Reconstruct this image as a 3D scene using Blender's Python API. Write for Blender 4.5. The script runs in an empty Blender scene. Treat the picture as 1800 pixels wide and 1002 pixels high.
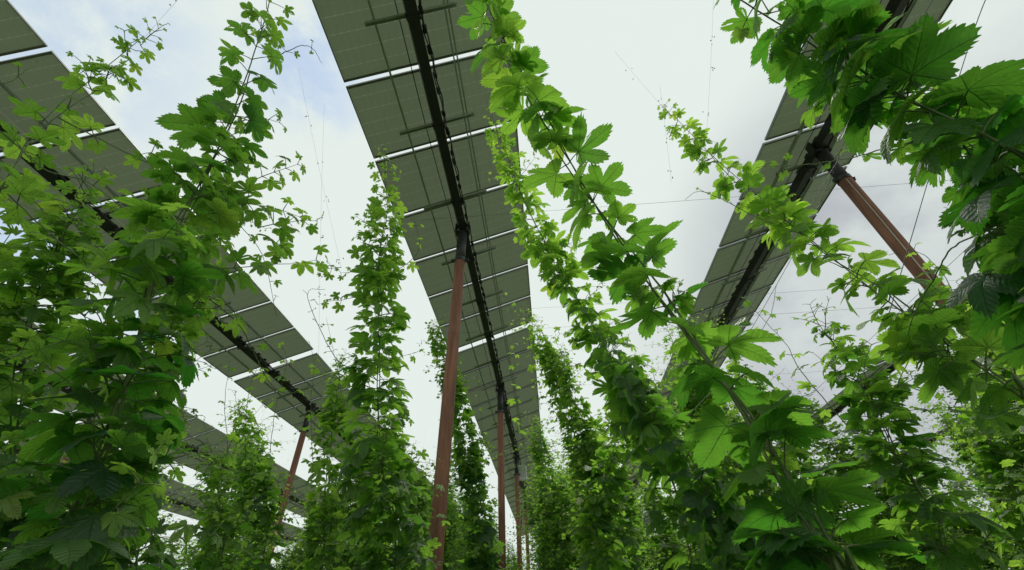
import bpy, math, random
import numpy as np
from mathutils import Matrix, Vector

# ------------------------------------------------------------------ camera, sky, sun
SC = bpy.context.scene
COL = SC.collection
CAM_H = 1.6
FPX = 744.59                                   # focal length in pixels of the 1800 px wide photo
ROT = np.array([[0.99624761, 0.07406314, 0.04478122],
                [0.08135184, -0.62474043, -0.77658308],
                [-0.02953955, 0.77731207, -0.62842133]])
cd = bpy.data.cameras.new('camera')
cd.sensor_width = 36.0
cd.lens = FPX / 1800 * 36.0
cd.clip_start = 0.05
cd.clip_end = 3000
cam = bpy.data.objects.new('camera', cd)
COL.objects.link(cam)
m = Matrix.Identity(4)
for i in range(3):
    for j in range(3):
        m[i][j] = ROT[i, j]
m.translation = (0, 0, CAM_H)
cam.matrix_world = m
SC.camera = cam

SC.view_settings.view_transform = 'Standard'
SC.view_settings.look = 'None'
SC.view_settings.exposure = 0.0
SC.view_settings.gamma = 1.0
SC.render.engine = 'CYCLES'
SC.cycles.max_bounces = 7
SC.cycles.diffuse_bounces = 4
SC.cycles.glossy_bounces = 2
SC.cycles.transmission_bounces = 4
SC.cycles.transparent_max_bounces = 4
SC.cycles.use_denoising = True

SUN_EL, SUN_AZ = math.radians(60), math.radians(12)      # azimuth from +Y towards +X


def ray(px, py):
    v = np.array([px - 900, -(py - 501), -FPX])
    v = ROT @ (v / np.linalg.norm(v))
    return v


def at(px, py, d):
    """a point of the place, d metres from the camera in the direction of a photo pixel"""
    return ray(px, py) * d + np.array([0, 0, CAM_H])


class NT:
    """short-hand for node building"""
    def __init__(self, tree):
        self.t = tree
        self.t.nodes.clear()

    def n(self, kind, _in=None, **kw):
        nd = self.t.nodes.new(kind)
        for k, v in kw.items():
            setattr(nd, k, v)
        for k, v in (_in or {}).items():
            self.set(nd.inputs[k], v)
        return nd

    def set(self, sock, v):
        if hasattr(v, 'is_output') or isinstance(v, bpy.types.NodeSocket):
            self.t.links.new(v, sock)
        elif isinstance(v, bpy.types.Node):
            self.t.links.new(v.outputs[0], sock)
        else:
            if isinstance(v, (tuple, list)) and len(v) == 3 and sock.type == 'RGBA':
                v = (*v, 1)
            sock.default_value = v

    def math(self, op, a, b=None, c=None, clamp=False):
        nd = self.t.nodes.new('ShaderNodeMath')
        nd.operation = op
        nd.use_clamp = clamp
        self.set(nd.inputs[0], a)
        if b is not None:
            self.set(nd.inputs[1], b)
        if c is not None:
            self.set(nd.inputs[2], c)
        return nd.outputs[0]

    def mix(self, f, a, b, blend='MIX'):
        nd = self.t.nodes.new('ShaderNodeMix')
        nd.data_type = 'RGBA'
        nd.blend_type = blend
        self.set(nd.inputs[0], f)
        self.set(nd.inputs[6], a)
        self.set(nd.inputs[7], b)
        return nd.outputs[2]

    def step(self, x, lo, hi):
        nd = self.t.nodes.new('ShaderNodeMapRange')
        nd.interpolation_type = 'SMOOTHSTEP'
        self.set(nd.inputs[0], x)
        nd.inputs[1].default_value = lo
        nd.inputs[2].default_value = hi
        return nd.outputs[0]

    def noise(self, vec, scale, detail=4, rough=0.55, dist=0.0):
        nd = self.n('ShaderNodeTexNoise', {'Scale': scale, 'Detail': detail, 'Roughness': rough, 'Distortion': dist})
        if vec is not None:
            self.set(nd.inputs['Vector'], vec)
        return nd.outputs[0]


world = bpy.data.worlds.new("World")
SC.world = world
world.use_nodes = True
W = NT(world.node_tree)
tc = W.n('ShaderNodeTexCoord')
sky = W.n('ShaderNodeTexSky', sky_type='NISHITA', sun_disc=False, sun_elevation=SUN_EL, sun_rotation=SUN_AZ)
bg_sky = W.n('ShaderNodeBackground', {'Color': sky, 'Strength': 0.15})
dirv = tc.outputs['Generated']


def toward(px, py):
    d = ray(px, py)
    nd = W.n('ShaderNodeVectorMath', {0: dirv, 1: tuple(d)}, operation='DOT_PRODUCT')
    return nd.outputs['Value']


big = W.noise(dirv, 2.2, 6, 0.55, 0.3)
fine = W.noise(dirv, 7.0, 7, 0.6, 0.2)
# openings in the cloud towards the upper left, rain cloud low on the right
holes = W.math('MAXIMUM', W.step(toward(552, 120), 0.988, 1.0), W.math('MULTIPLY', W.step(toward(60, 10), 0.965, 1.0), 0.7))
holes = W.math('MAXIMUM', holes, W.math('MULTIPLY', W.step(toward(60, 450), 0.97, 1.0), 0.8))
opening = W.math('MULTIPLY', holes, W.step(fine, 0.34, 0.60))
grey = W.math('MULTIPLY', W.step(toward(1640, 480), 0.88, 0.99), W.step(big, 0.26, 0.56))
grey2 = W.math('MULTIPLY', W.step(toward(1500, 640), 0.87, 1.0), 0.45)
cloud = W.mix(W.math('MAXIMUM', grey, grey2), (0.785, 0.86, 0.815), (0.43, 0.455, 0.495))
cloud = W.mix(W.math('MULTIPLY', W.step(fine, 0.35, 0.75), 0.10), cloud, (0.84, 0.88, 0.88))
cloud = W.mix(opening, cloud, (0.63, 0.77, 0.92))
bg_cloud = W.n('ShaderNodeBackground', {'Color': cloud, 'Strength': 1.0})
mixs = W.n('ShaderNodeMixShader', {0: W.math('SUBTRACT', 1.0, W.math('MULTIPLY', opening, 0.30)), 1: bg_sky.outputs[0], 2: bg_cloud.outputs[0]})
W.n('ShaderNodeOutputWorld', {0: mixs.outputs[0]})

sl = bpy.data.lights.new('sun', 'SUN')
sl.energy = 2.0
sl.angle = math.radians(12)
sl.color = (1.0, 0.96, 0.88)
sun = bpy.data.objects.new('sun', sl)
COL.objects.link(sun)
sd = Vector((math.sin(SUN_AZ) * math.cos(SUN_EL), math.cos(SUN_AZ) * math.cos(SUN_EL), math.sin(SUN_EL)))
sun.rotation_euler = sd.to_track_quat('Z', 'Y').to_euler()
sun.location = sd * 60

# ------------------------------------------------------------------ materials
def mat(name):
    mt = bpy.data.materials.new(name)
    mt.use_nodes = True
    return mt, NT(mt.node_tree)


def simple(name, col, rough=0.6, metal=0.0, var=0.25, scale=6.0, bump=0.1):
    mt, N = mat(name)
    t = N.n('ShaderNodeTexCoord')
    nz = N.noise(t.outputs['Object'], scale, 5, 0.6)
    c = N.mix(nz, tuple(x * (1 - var) for x in col), tuple(min(1, x * (1 + var)) for x in col))
    b = N.n('ShaderNodeBump', {'Strength': bump, 'Distance': 0.01, 'Height': nz})
    p = N.n('ShaderNodeBsdfPrincipled', {'Base Color': c, 'Roughness': rough, 'Metallic': metal, 'Normal': b})
    N.n('ShaderNodeOutputMaterial', {0: p})
    return mt


def leaf_material():
    mt, N = mat('hop_leaf')
    uv = N.n('ShaderNodeUVMap', uv_map='leaf')
    a_age = N.n('ShaderNodeAttribute', attribute_name='age').outputs['Fac']
    a_rnd = N.n('ShaderNodeAttribute', attribute_name='rnd').outputs['Fac']
    xyz = N.n('ShaderNodeSeparateXYZ', {0: uv})
    x, y = xyz.outputs[0], xyz.outputs[1]
    th = N.math('ABSOLUTE', N.math('ARCTAN2', y, x))
    phi = N.math('MINIMUM', th, N.math('MINIMUM', N.math('ABSOLUTE', N.math('SUBTRACT', th, 0.96)),
                                       N.math('ABSOLUTE', N.math('SUBTRACT', th, 1.885))))
    r = N.math('SQRT', N.math('ADD', N.math('MULTIPLY', x, x), N.math('MULTIPLY', y, y)))
    perp = N.math('MULTIPLY', r, N.math('SINE', phi))
    along = N.math('MULTIPLY', r, N.math('COSINE', phi))
    wid = N.math('MULTIPLY_ADD', along, -0.011, 0.016)
    main = N.math('SUBTRACT', 1.0, N.math('DIVIDE', perp, wid), clamp=True)
    fr = N.math('FRACT', N.math('MULTIPLY', N.math('SUBTRACT', along, N.math('MULTIPLY', perp, 0.95)), N.math('MULTIPLY_ADD', a_rnd, 3.0, 7.5)))
    tri = N.math('ABSOLUTE', N.math('MULTIPLY_ADD', fr, 2.0, -1.0))      # 1 on side veins
    side = N.step(tri, 0.84, 1.0)
    vein = N.math('MAXIMUM', N.step(main, 0.0, 0.5), N.math('MULTIPLY', side, 0.26))
    tco = N.n('ShaderNodeTexCoord')
    nz = N.noise(tco.outputs['Object'], 45.0, 3, 0.6)
    # reflected colour
    young, old = (0.135, 0.235, 0.034), (0.027, 0.064, 0.040)
    dif = N.mix(a_age, young, old)
    dif = N.mix(N.math('MULTIPLY', vein, 0.45), dif, (0.12, 0.20, 0.07))
    vary = N.math('MULTIPLY_ADD', a_rnd, 0.55, 0.72)
    vary = N.math('MULTIPLY', vary, N.math('MULTIPLY_ADD', nz, 0.5, 0.75))
    hs = N.n('ShaderNodeHueSaturation', {'Hue': N.math('MULTIPLY_ADD', a_rnd, -0.024, 0.512), 'Saturation': 1.0, 'Value': vary, 'Color': dif})
    back = N.n('ShaderNodeNewGeometry').outputs['Backfacing']
    dif2 = N.mix(0.4, hs, (0.085, 0.135, 0.065))
    refl = N.mix(back, hs, dif2)
    spotv = N.n('ShaderNodeVectorMath', {0: uv, 1: (1, 1, 1)}, operation='ADD')
    nspot = N.n('ShaderNodeTexNoise', {'Scale': 7.0, 'Detail': 5.0, 'Roughness': 0.7}, noise_dimensions='4D')
    N.set(nspot.inputs['Vector'], spotv)
    N.set(nspot.inputs['W'], N.math('MULTIPLY', a_rnd, 60.0))
    rim = N.step(r, 0.75, 1.0)
    spot = N.math('MULTIPLY', N.step(N.math('MULTIPLY_ADD', rim, 0.05, nspot.outputs[0]), 0.66, 0.71), 0.75)
    blotch = N.step(N.noise(tco.outputs['Object'], 18.0, 4, 0.6), 0.45, 0.7)
    yel = N.step(a_rnd, 0.975, 0.992)
    refl = N.mix(N.math('MULTIPLY', yel, 0.25), refl, (0.26, 0.23, 0.035))
    refl = N.mix(spot, refl, (0.13, 0.085, 0.035))
    # transmitted colour
    t_y, t_o = (0.52, 0.92, 0.085), (0.095, 0.42, 0.026)
    tr = N.mix(a_age, t_y, t_o)
    tr = N.mix(N.math('MULTIPLY', vein, 0.62), tr, (0.05, 0.17, 0.02))
    ht = N.n('ShaderNodeHueSaturation', {'Hue': N.math('MULTIPLY_ADD', a_rnd, -0.024, 0.512), 'Saturation': 1.0, 'Value': vary, 'Color': tr})
    trc = N.mix(N.math('MULTIPLY', blotch, 0.22), ht, (0.30, 0.52, 0.05))
    trc = N.mix(N.math('MULTIPLY', yel, 0.3), trc, (0.62, 0.60, 0.06))
    trc = N.mix(spot, trc, (0.14, 0.09, 0.02))
    fuzz = N.noise(tco.outputs['Object'], 240.0, 3, 0.65)
    hgt = N.math('SUBTRACT', N.math('MULTIPLY_ADD', fuzz, 0.7, N.math('MULTIPLY', tri, -0.38)), N.math('MULTIPLY', main, 0.8))
    b = N.n('ShaderNodeBump', {'Strength': 0.7, 'Distance': 0.005, 'Height': hgt})
    p = N.n('ShaderNodeBsdfPrincipled', {'Base Color': refl, 'Roughness': 0.40, 'Normal': b, 'Specular IOR Level': 0.6})
    tl = N.n('ShaderNodeBsdfTranslucent', {'Color': trc, 'Normal': b})
    mx = N.n('ShaderNodeMixShader', {0: 0.52, 1: p, 2: tl})
    N.n('ShaderNodeOutputMaterial', {0: mx})
    return mt


def bine_material():
    mt, N = mat('hop_bine')
    t = N.n('ShaderNodeTexCoord')
    nz = N.noise(t.outputs['Object'], 14.0, 4, 0.6)
    c = N.mix(N.step(nz, 0.35, 0.7), (0.085, 0.140, 0.042), (0.19, 0.23, 0.09))
    p = N.n('ShaderNodeBsdfPrincipled', {'Base Color': c, 'Roughness': 0.6})
    N.n('ShaderNodeOutputMaterial', {0: p})
    return mt


def rust_material():
    mt, N = mat('rusty_steel')
    t = N.n('ShaderNodeTexCoord')
    o = t.outputs['Object']
    mp = N.n('ShaderNodeMapping', {'Vector': o, 'Scale': (9, 9, 1.1)})
    big = N.noise(mp, 1.0, 6, 0.65, 0.3)
    fine = N.noise(o, 60.0, 5, 0.7)
    c = N.mix(N.step(big, 0.32, 0.68), (0.150, 0.066, 0.042), (0.320, 0.140, 0.078))
    c = N.mix(N.step(fine, 0.58, 0.74), c, (0.30, 0.135, 0.075))
    c = N.mix(N.step(N.noise(mp, 2.6, 5, 0.7), 0.60, 0.75), c, (0.055, 0.030, 0.024))
    b = N.n('ShaderNodeBump', {'Strength': 0.35, 'Distance': 0.004, 'Height': fine})
    p = N.n('ShaderNodeBsdfPrincipled', {'Base Color': c, 'Roughness': 0.72, 'Metallic': 0.1, 'Normal': b})
    N.n('ShaderNodeOutputMaterial', {0: p})
    return mt


def module_material():
    mt, N = mat('solar_glass')
    uv = N.n('ShaderNodeUVMap', uv_map='cells')
    s = N.n('ShaderNodeSeparateXYZ', {0: uv})
    u, v = s.outputs[0], s.outputs[1]             # metres across, metres along

    def line(c, pitch, half):
        f = N.math('FRACT', N.math('DIVIDE', c, pitch))
        d = N.math('MULTIPLY', N.math('MINIMUM', f, N.math('SUBTRACT', 1.0, f)), pitch)
        return N.math('LESS_THAN', d, half)
    along = line(v, 0.1867, 0.0030)
    across = line(u, 0.0940, 0.0012)
    dash = line(N.math('ADD', u, 0.02), 0.0940, 0.0065)
    mid = line(N.math('ADD', u, 1.14), 1.14, 0.008)
    gap = N.math('MAXIMUM', N.math('MULTIPLY', along, N.math('MULTIPLY_ADD', dash, 0.65, 0.35)),
                 N.math('MAXIMUM', N.math('MULTIPLY', across, 0.30), N.math('MULTIPLY', mid, 0.25)))
    fingers = N.math('MULTIPLY', line(u, 0.0188, 0.0009), 0.08)
    rn = N.n('ShaderNodeObjectInfo').outputs['Random']
    tco = N.n('ShaderNodeTexCoord')
    nz = N.noise(tco.outputs['Object'], 2.5, 4, 0.6)
    val = N.math('MULTIPLY', N.math('MULTIPLY_ADD', rn, 0.16, 0.92), N.math('MULTIPLY_ADD', nz, 0.3, 0.85))
    base = N.mix(N.math('MAXIMUM', gap, fingers), (0.255, 0.275, 0.205), (0.62, 0.66, 0.56))
    hs = N.n('ShaderNodeHueSaturation', {'Value': val, 'Color': base})
    p = N.n('ShaderNodeBsdfPrincipled', {'Base Color': hs, 'Roughness': 0.32, 'Specular IOR Level': 0.35})
    tl = N.n('ShaderNodeBsdfTranslucent', {'Color': N.mix(gap, (0.53, 0.585, 0.465), (0.90, 0.95, 0.85))})
    mx = N.n('ShaderNodeMixShader', {0: 0.42, 1: p, 2: tl})
    N.n('ShaderNodeOutputMaterial', {0: mx})
    return mt


M = dict(leaf=leaf_material(), bine=bine_material(), rust=rust_material(), glass=module_material(),
         black=simple('black_steel', (0.055, 0.055, 0.060), 0.5, 0.3, 0.3, 8),
         zinc=simple('galvanised_steel', (0.50, 0.52, 0.48), 0.5, 0.2, 0.25, 9),
         frame=simple('anodised_frame', (0.22, 0.23, 0.21), 0.45, 0.3, 0.15, 5),
         cable=simple('black_cable', (0.018, 0.018, 0.018), 0.55, 0, 0.2, 20),
         string=simple('twine', (0.20, 0.17, 0.11), 0.9, 0, 0.4, 30),
         dry=simple('dry_leaf_scraps', (0.11, 0.085, 0.05), 0.9, 0, 0.4, 30),
         wire=simple('wire_rope', (0.10, 0.10, 0.105), 0.5, 0.6, 0.2, 20),
         box=simple('pale_enclosure', (0.70, 0.71, 0.70), 0.45, 0, 0.06, 6),
         grass=simple('meadow_ground', (0.07, 0.10, 0.035), 0.95, 0, 0.55, 3.0, 0.4))

# ------------------------------------------------------------------ mesh helpers
def mesh_from(name, V, F, mats, uv=None, uvname='cells', attrs=None, smooth=False, midx=None):
    me = bpy.data.meshes.new(name)
    me.from_pydata([tuple(v) for v in V], [], F)
    for mm in mats:
        me.materials.append(mm)
    if smooth:
        me.shade_smooth()
    return me


def obj(name, me, parent=None):
    o = bpy.data.objects.new(name, me)
    COL.objects.link(o)
    if parent is not None:
        o.parent = parent
    return o


def empty(name, loc, label, cat, group=None):
    o = bpy.data.objects.new(name, None)
    o.empty_display_size = 0.2
    COL.objects.link(o)
    o.location = tuple(float(c) for c in loc)
    tag(o, label, cat, group)
    return o


def tag(o, label, cat, group=None):
    o['label'] = label
    o['category'] = cat
    if group:
        o['group'] = group
    return o


class MB:
    """collects boxes and tubes into one mesh"""
    def __init__(self):
        self.V, self.F = [], []

    def add(self, V, F):
        k = len(self.V)
        self.V += [tuple(v) for v in V]
        self.F += [tuple(i + k for i in f) for f in F]

    def box(self, c, size, axes=None):
        A = np.eye(3) if axes is None else np.array(axes, float)
        s = np.array(size) / 2
        V = [np.array(c) + A.T @ (np.array(q) * s) for q in
             [(-1, -1, -1), (1, -1, -1), (1, 1, -1), (-1, 1, -1), (-1, -1, 1), (1, -1, 1), (1, 1, 1), (-1, 1, 1)]]
        self.add(V, [(0, 3, 2, 1), (4, 5, 6, 7), (0, 1, 5, 4), (1, 2, 6, 5), (2, 3, 7, 6), (3, 0, 4, 7)])

    def tube(self, P, R, n=6, caps=True):
        P = np.array(P, float)
        R = np.broadcast_to(np.array(R, float), (len(P),))
        V, F = tube_arrays(P, R, n)
        F = [tuple(f) for f in F]
        if caps:
            F += [tuple(range(n - 1, -1, -1)), tuple(range((len(P) - 1) * n, len(P) * n))]
        self.add(V, F)

    def build(self, name, mt, parent=None, smooth=False):
        me = mesh_from(name, self.V, self.F, [mt], smooth=smooth)
        return obj(name, me, parent)


def tube_arrays(P, R, n):
    T = np.gradient(P, axis=0)
    T /= np.linalg.norm(T, axis=1)[:, None] + 1e-12
    ref = np.array([0, 0, 1.0]) if abs(T[:, 2]).mean() < 0.8 else np.array([1.0, 0, 0])
    A = np.cross(T, ref)
    A /= np.linalg.norm(A, axis=1)[:, None] + 1e-12
    B = np.cross(T, A)
    ang = np.arange(n) * 2 * math.pi / n
    V = (P[:, None, :] + R[:, None, None] * (np.cos(ang)[None, :, None] * A[:, None, :] + np.sin(ang)[None, :, None] * B[:, None, :])).reshape(-1, 3)
    k = len(P)
    i = np.arange(k - 1)[:, None] * n
    j = np.arange(n)[None, :]
    j2 = (j + 1) % n
    F = np.stack([i + j, i + j2, i + n + j2, i + n + j], axis=-1).reshape(-1, 4)
    return V, F


def fast_mesh(name, V, loops, starts, mats, uv=None, attrs=None, midx=None):
    me = bpy.data.meshes.new(name)
    me.vertices.add(len(V))
    me.vertices.foreach_set('co', np.ascontiguousarray(V, dtype=np.float32).ravel())
    me.loops.add(len(loops))
    me.loops.foreach_set('vertex_index', loops.astype(np.int32))
    me.polygons.add(len(starts))
    me.polygons.foreach_set('loop_start', starts.astype(np.int32))
    if uv is not None:
        l = me.uv_layers.new(name='leaf')
        l.data.foreach_set('uv', np.ascontiguousarray(uv[loops], dtype=np.float32).ravel())
    for k, a in (attrs or {}).items():
        at_ = me.attributes.new(k, 'FLOAT', 'POINT')
        at_.data.foreach_set('value', a.astype(np.float32))
    for mm in mats:
        me.materials.append(mm)
    if midx is not None:
        me.polygons.foreach_set('material_index', midx.astype(np.int32))
    me.polygons.foreach_set('use_smooth', np.ones(len(starts), dtype=bool))
    me.update(calc_edges=True)
    me.validate()
    return me


# ------------------------------------------------------------------ hop leaves
def leaf_template(lobes, n, rings, serr, seed, ripple=0.03):
    """lobes: (angle, length, narrowness). Returns verts (x to the tip, y sideways, z up), quads+tris, uv"""
    g = np.random.default_rng(seed)
    span = math.pi * 0.985
    th = np.linspace(-span, span, n)
    r = np.zeros(n)
    for a, L, k in lobes:
        d = np.abs(th - a)
        c = np.clip(np.cos(np.clip(d * k, 0, math.pi / 2)), 0, 1)
        rr = L * (0.93 * c ** 0.46 + 0.07 * np.exp(-d / 0.08))
        r = np.maximum(r, rr)
    r = np.maximum(r, 0.20 * (1 - (np.abs(th) / span) ** 6) + 0.03)
    if serr > 0:
        # saw teeth, evenly spread along the margin
        xy = np.stack([r * np.cos(th), r * np.sin(th)], 1)
        s = np.concatenate([[0], np.cumsum(np.linalg.norm(np.diff(xy, axis=0), axis=1))])
        ph = s / 0.105 + 0.15 * np.sin(s * 9 + seed)
        saw = np.abs((ph % 1) * 2 - 1)
        r = r * (1 - serr * saw * (0.8 + 0.4 * g.random(n)))
    r = r * (1 + 0.03 * np.sin(th * 3 + seed))
    fr = np.array(rings)
    R = fr[:, None] * r[None, :]
    X, Y = R * np.cos(th), R * np.sin(th)
    lob = np.array([0, 0.96, -0.96, 1.885, -1.885])
    phi = np.min(np.abs(th[:, None] - lob[None, :]), axis=1)
    Z = 0.30 * R * np.sin(np.clip(phi, 0, 0.5))[None, :] ** 1.0 * 0.7
    Z = Z + ripple * np.sin(7 * X + seed) * np.cos(6 * Y + seed * 2) * R
    Z = Z + 0.05 * np.sin(th * 7 + seed)[None, :] * R ** 2
    V = np.concatenate([[[0, 0, 0]], np.stack([X, Y, Z], -1).reshape(-1, 3)])
    loops, starts, k = [], [], 0
    eaten = set()
    for j in range(n - 1):
        loops += [0, 1 + j, 2 + j]
        starts.append(k)
        k += 3
    for q in range(len(fr) - 1):
        o = 1 + q * n
        for j in range(n - 1):
            loops += [o + j, o + n + j, o + n + j + 1, o + j + 1]
            starts.append(k)
            k += 4
    if serr > 0 and len(fr) > 3:
        for _ in range(int(g.integers(0, 5))):
            q, j = int(g.integers(0, 2)), int(g.integers(8, n - 8))
            for dj in range(int(g.integers(1, 4))):
                for q2 in range(q, q + int(g.integers(1, 3))):
                    eaten.add((min(q2, len(fr) - 2), j + dj))
    keep_l, keep_s, k = [], [], 0
    i0 = 0
    for fi in range(len(starts)):
        i1 = starts[fi + 1] if fi + 1 < len(starts) else len(loops)
        f = loops[starts[fi]:i1]
        if fi >= n - 1 and divmod(fi - (n - 1), n - 1) in eaten:
            continue
        keep_l += f
        keep_s.append(k)
        k += len(f)
    return V, np.array(keep_l), np.array(keep_s), V[:, :2].copy()


L5 = [(0, 1.0, 2.75), (0.96, 0.95, 2.65), (-0.96, 0.95, 2.65), (1.885, 0.72, 2.2), (-1.885, 0.72, 2.2)]
L5b = [(0, 1.0, 3.0), (0.92, 0.97, 2.9), (-0.98, 0.93, 2.8), (1.885, 0.70, 2.4), (-1.85, 0.72, 2.4)]
L3 = [(0, 1.0, 2.3), (0.98, 0.92, 2.2), (-0.98, 0.92, 2.2), (1.95, 0.64, 1.75), (-1.95, 0.64, 1.75)]
L3b = [(0, 1.0, 2.6), (0.90, 0.90, 2.5), (-0.95, 0.88, 2.5), (1.75, 0.64, 1.9), (-1.75, 0.62, 1.9)]
LD = [(0, 1.0, 3.3), (0.86, 0.90, 3.1), (-0.90, 0.92, 3.1), (1.75, 0.62, 2.6), (-1.80, 0.60, 2.6)]
LD3 = [(0, 1.0, 3.0), (0.98, 0.88, 2.8), (-0.95, 0.86, 2.9), (1.9, 0.52, 2.1), (-1.9, 0.55, 2.1)]
L1 = [(0, 1.0, 1.75), (1.0, 0.82, 1.6), (-1.0, 0.82, 1.6), (2.0, 0.64, 1.4), (-2.0, 0.64, 1.4)]
SHAPES = [L1, L3, L5, L3b, L5b, LD3, LD]
_g = np.random.default_rng(5)
SHAPES = [[(a + _g.normal() * 0.05 * (a != 0), L * (1 + _g.normal() * 0.06), k * (1 + _g.normal() * 0.04)) for a, L, k in sh] for sh in SHAPES for _ in range(3)]
TPL = {
    'near': [leaf_template(s, 165, (0.28, 0.55, 0.8, 1.0), 0.12, i * 3 + 1) for i, s in enumerate(SHAPES)],
    'mid': [leaf_template(s, 75, (0.5, 1.0), 0.11, i * 3 + 1) for i, s in enumerate(SHAPES)],
    'far': [leaf_template(s, 23, (0.55, 1.0), 0.0, i * 3 + 1) for i, s in enumerate(SHAPES)],
}


class Hop:
    """grows one hop plant: twisted bines with petioles, leaves, twine"""
    def __init__(self, seed, lod):
        self.g = np.random.default_rng(seed)
        self.lod = lod
        self.leaves = []            # pos, axis, normal, size, age, droop
        self.tubes = []             # V, F
        self.droop = (0, 48)
        self.twine = []
        self.ns = {'near': 6, 'mid': 5, 'far': 3}[lod]

    def tube(self, P, R, twine=False):
        P = np.array(P)
        R = np.broadcast_to(np.array(R, float), (len(P),))
        (self.twine if twine else self.tubes).append(tube_arrays(P, R, self.ns))

    def leaf(self, node, out, size, age, pet, hang=None):
        g = self.g
        out = out / (np.linalg.norm(out) + 1e-9)
        base = node + out * pet * (0.75 + 0.5 * g.random()) + np.array([0, 0, pet * (0.35 - 0.5 * g.random())])
        if self.lod != 'far':
            mid = (node + base) / 2 + np.array([0, 0, pet * 0.18])
            t = np.linspace(0, 1, 5)[:, None]
            P = (1 - t) ** 2 * node + 2 * t * (1 - t) * mid + t ** 2 * base
            self.tube(P, np.linspace(0.0019, 0.0013, 5) * (0.6 + size * 3.5))
        ph = math.radians(g.uniform(*self.droop)) if hang is None else hang + g.normal() * 0.25
        ax = out * math.cos(ph) - np.array([0, 0, 1]) * math.sin(ph) + g.normal(size=3) * 0.22
        ax /= np.linalg.norm(ax)
        up = np.array([0, 0, 1.0]) + g.normal(size=3) * 0.28 + out * 0.15
        n = up - ax * (up @ ax)
        n /= np.linalg.norm(n) + 1e-9
        self.leaves.append((base, ax, n, size * (0.78 + 0.4 * g.random()), float(np.clip(age + g.normal() * 0.13, 0, 1)), g.uniform(0.02, 0.42)))

    def shoot(self, start, d, length, size, age, gap=0.07, droop=0.5, tip=True):
        g = self.g
        n = max(4, int(length / gap))
        P = [np.array(start)]
        d = np.array(d, float)
        d /= np.linalg.norm(d)
        for i in range(n):
            d = d + g.normal(size=3) * 0.13 + np.array([0, 0, -droop * 0.16])
            d /= np.linalg.norm(d)
            P.append(P[-1] + d * length / n)
        P = np.array(P)
        self.tube(P, np.linspace(0.0022, 0.0008, len(P)))
        a0 = g.uniform(0, 6.28)
        for i in range(1, len(P)):
            f = i / len(P)
            T = P[i] - P[i - 1]
            T /= np.linalg.norm(T)
            A = np.cross(T, [0.3, 0.2, 1.0])
            A /= np.linalg.norm(A) + 1e-9
            B = np.cross(T, A)
            a = a0 + i * 1.57
            for s in (0, math.pi):
                if g.random() < 0.88:
                    o = math.cos(a + s) * A + math.sin(a + s) * B * 0.7 + T * 0.4
                    self.leaf(P[i], o, size * (1 - 0.72 * f), age * (1 - 0.75 * f), 0.035 * (1 - 0.5 * f) + 0.012)

    def bine(self, P, size, age, gap=0.1, pet=0.06, shoots=0.4, slen=(0.12, 0.3), thick=0.005, strands=2, bare=0.0, double=0.0, taper=0.3, twist=7.0, gapf=-0.45, dfade=0.0, sfade=0.8, clump=0.38):
        """P: smooth centre line (N,3), bottom to top; size/age: (bottom, top)"""
        g = self.g
        seg = np.linalg.norm(np.diff(P, axis=0), axis=1)
        s = np.concatenate([[0], np.cumsum(seg)])
        Ltot = s[-1]

        def pos(q):
            return np.array([np.interp(q, s, P[:, k]) for k in range(3)])
        nq = max(8, int(Ltot / (0.03 if self.lod != 'far' else 0.12)))
        for k in range(strands):
            q = np.linspace(0, Ltot * (1 - 0.10 * k), nq)
            C = np.stack([np.interp(q, s, P[:, j]) for j in range(3)], 1)
            ang = q * twist + k * 2 * math.pi / strands
            rad = (0.011 if strands > 1 else 0.005) * (1 - 0.4 * q / Ltot)
            C = C + np.stack([np.cos(ang) * rad, np.sin(ang) * rad, 0 * q], 1) + np.cumsum(g.normal(size=C.shape) * 0.0007, axis=0)
            self.tube(C, thick * (1 - (1 - taper) * q / Ltot))
        q = bare
        ck, cp = g.uniform(5, 9), g.uniform(0, 6)
        a = g.uniform(0, 6.28)
        while q < Ltot:
            f = q / Ltot
            gp = gap * (1.0 + gapf * f) * g.uniform(0.65, 1.3) * (1 + clump * math.sin(q * ck + cp))
            c = pos(q)
            T = pos(min(q + 0.03, Ltot)) - pos(max(q - 0.03, 0))
            T /= np.linalg.norm(T) + 1e-9
            A = np.cross(T, [0.31, 0.95, 0.11])
            A /= np.linalg.norm(A)
            B = np.cross(T, A)
            sz = size[0] + (size[1] - size[0]) * f
            if f > 0.86:
                sz *= 1 - 0.55 * (f - 0.86) / 0.14
            ag = age[0] + (age[1] - age[0]) * f ** 0.75
            for sgn in (0, math.pi):
                o = math.cos(a + sgn) * A + math.sin(a + sgn) * B
                o = o + T * 0.15
                self.leaf(c, o, sz, ag, pet * (1 - 0.6 * f))
                if g.random() < double * (1 - dfade * f):
                    o2 = o + g.normal(size=3) * 0.6
                    self.leaf(c, o2, sz * 0.7, ag * 0.9, pet * 1.3 * (1 - 0.5 * f))
                if g.random() < shoots * (1 - f * sfade) * (1 - 1.3 * clump * math.sin(q * ck * 0.7 + cp)):
                    dd = o + np.array([0, 0, g.uniform(0.0, 0.9)])
                    self.shoot(c, dd, g.uniform(*slen) * (1 - 0.5 * f), sz * 0.62, ag * 0.6)
            a += 1.57 + g.normal() * 0.35
            q += gp
        # a curling leader at the tip
        e = pos(Ltot)
        if self.lod != 'far':
            self.shoot(e, T + np.array([0, 0, 0.3]), 0.10, size[1] * 0.3, 0.05, gap=0.035, droop=-0.4)

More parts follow.
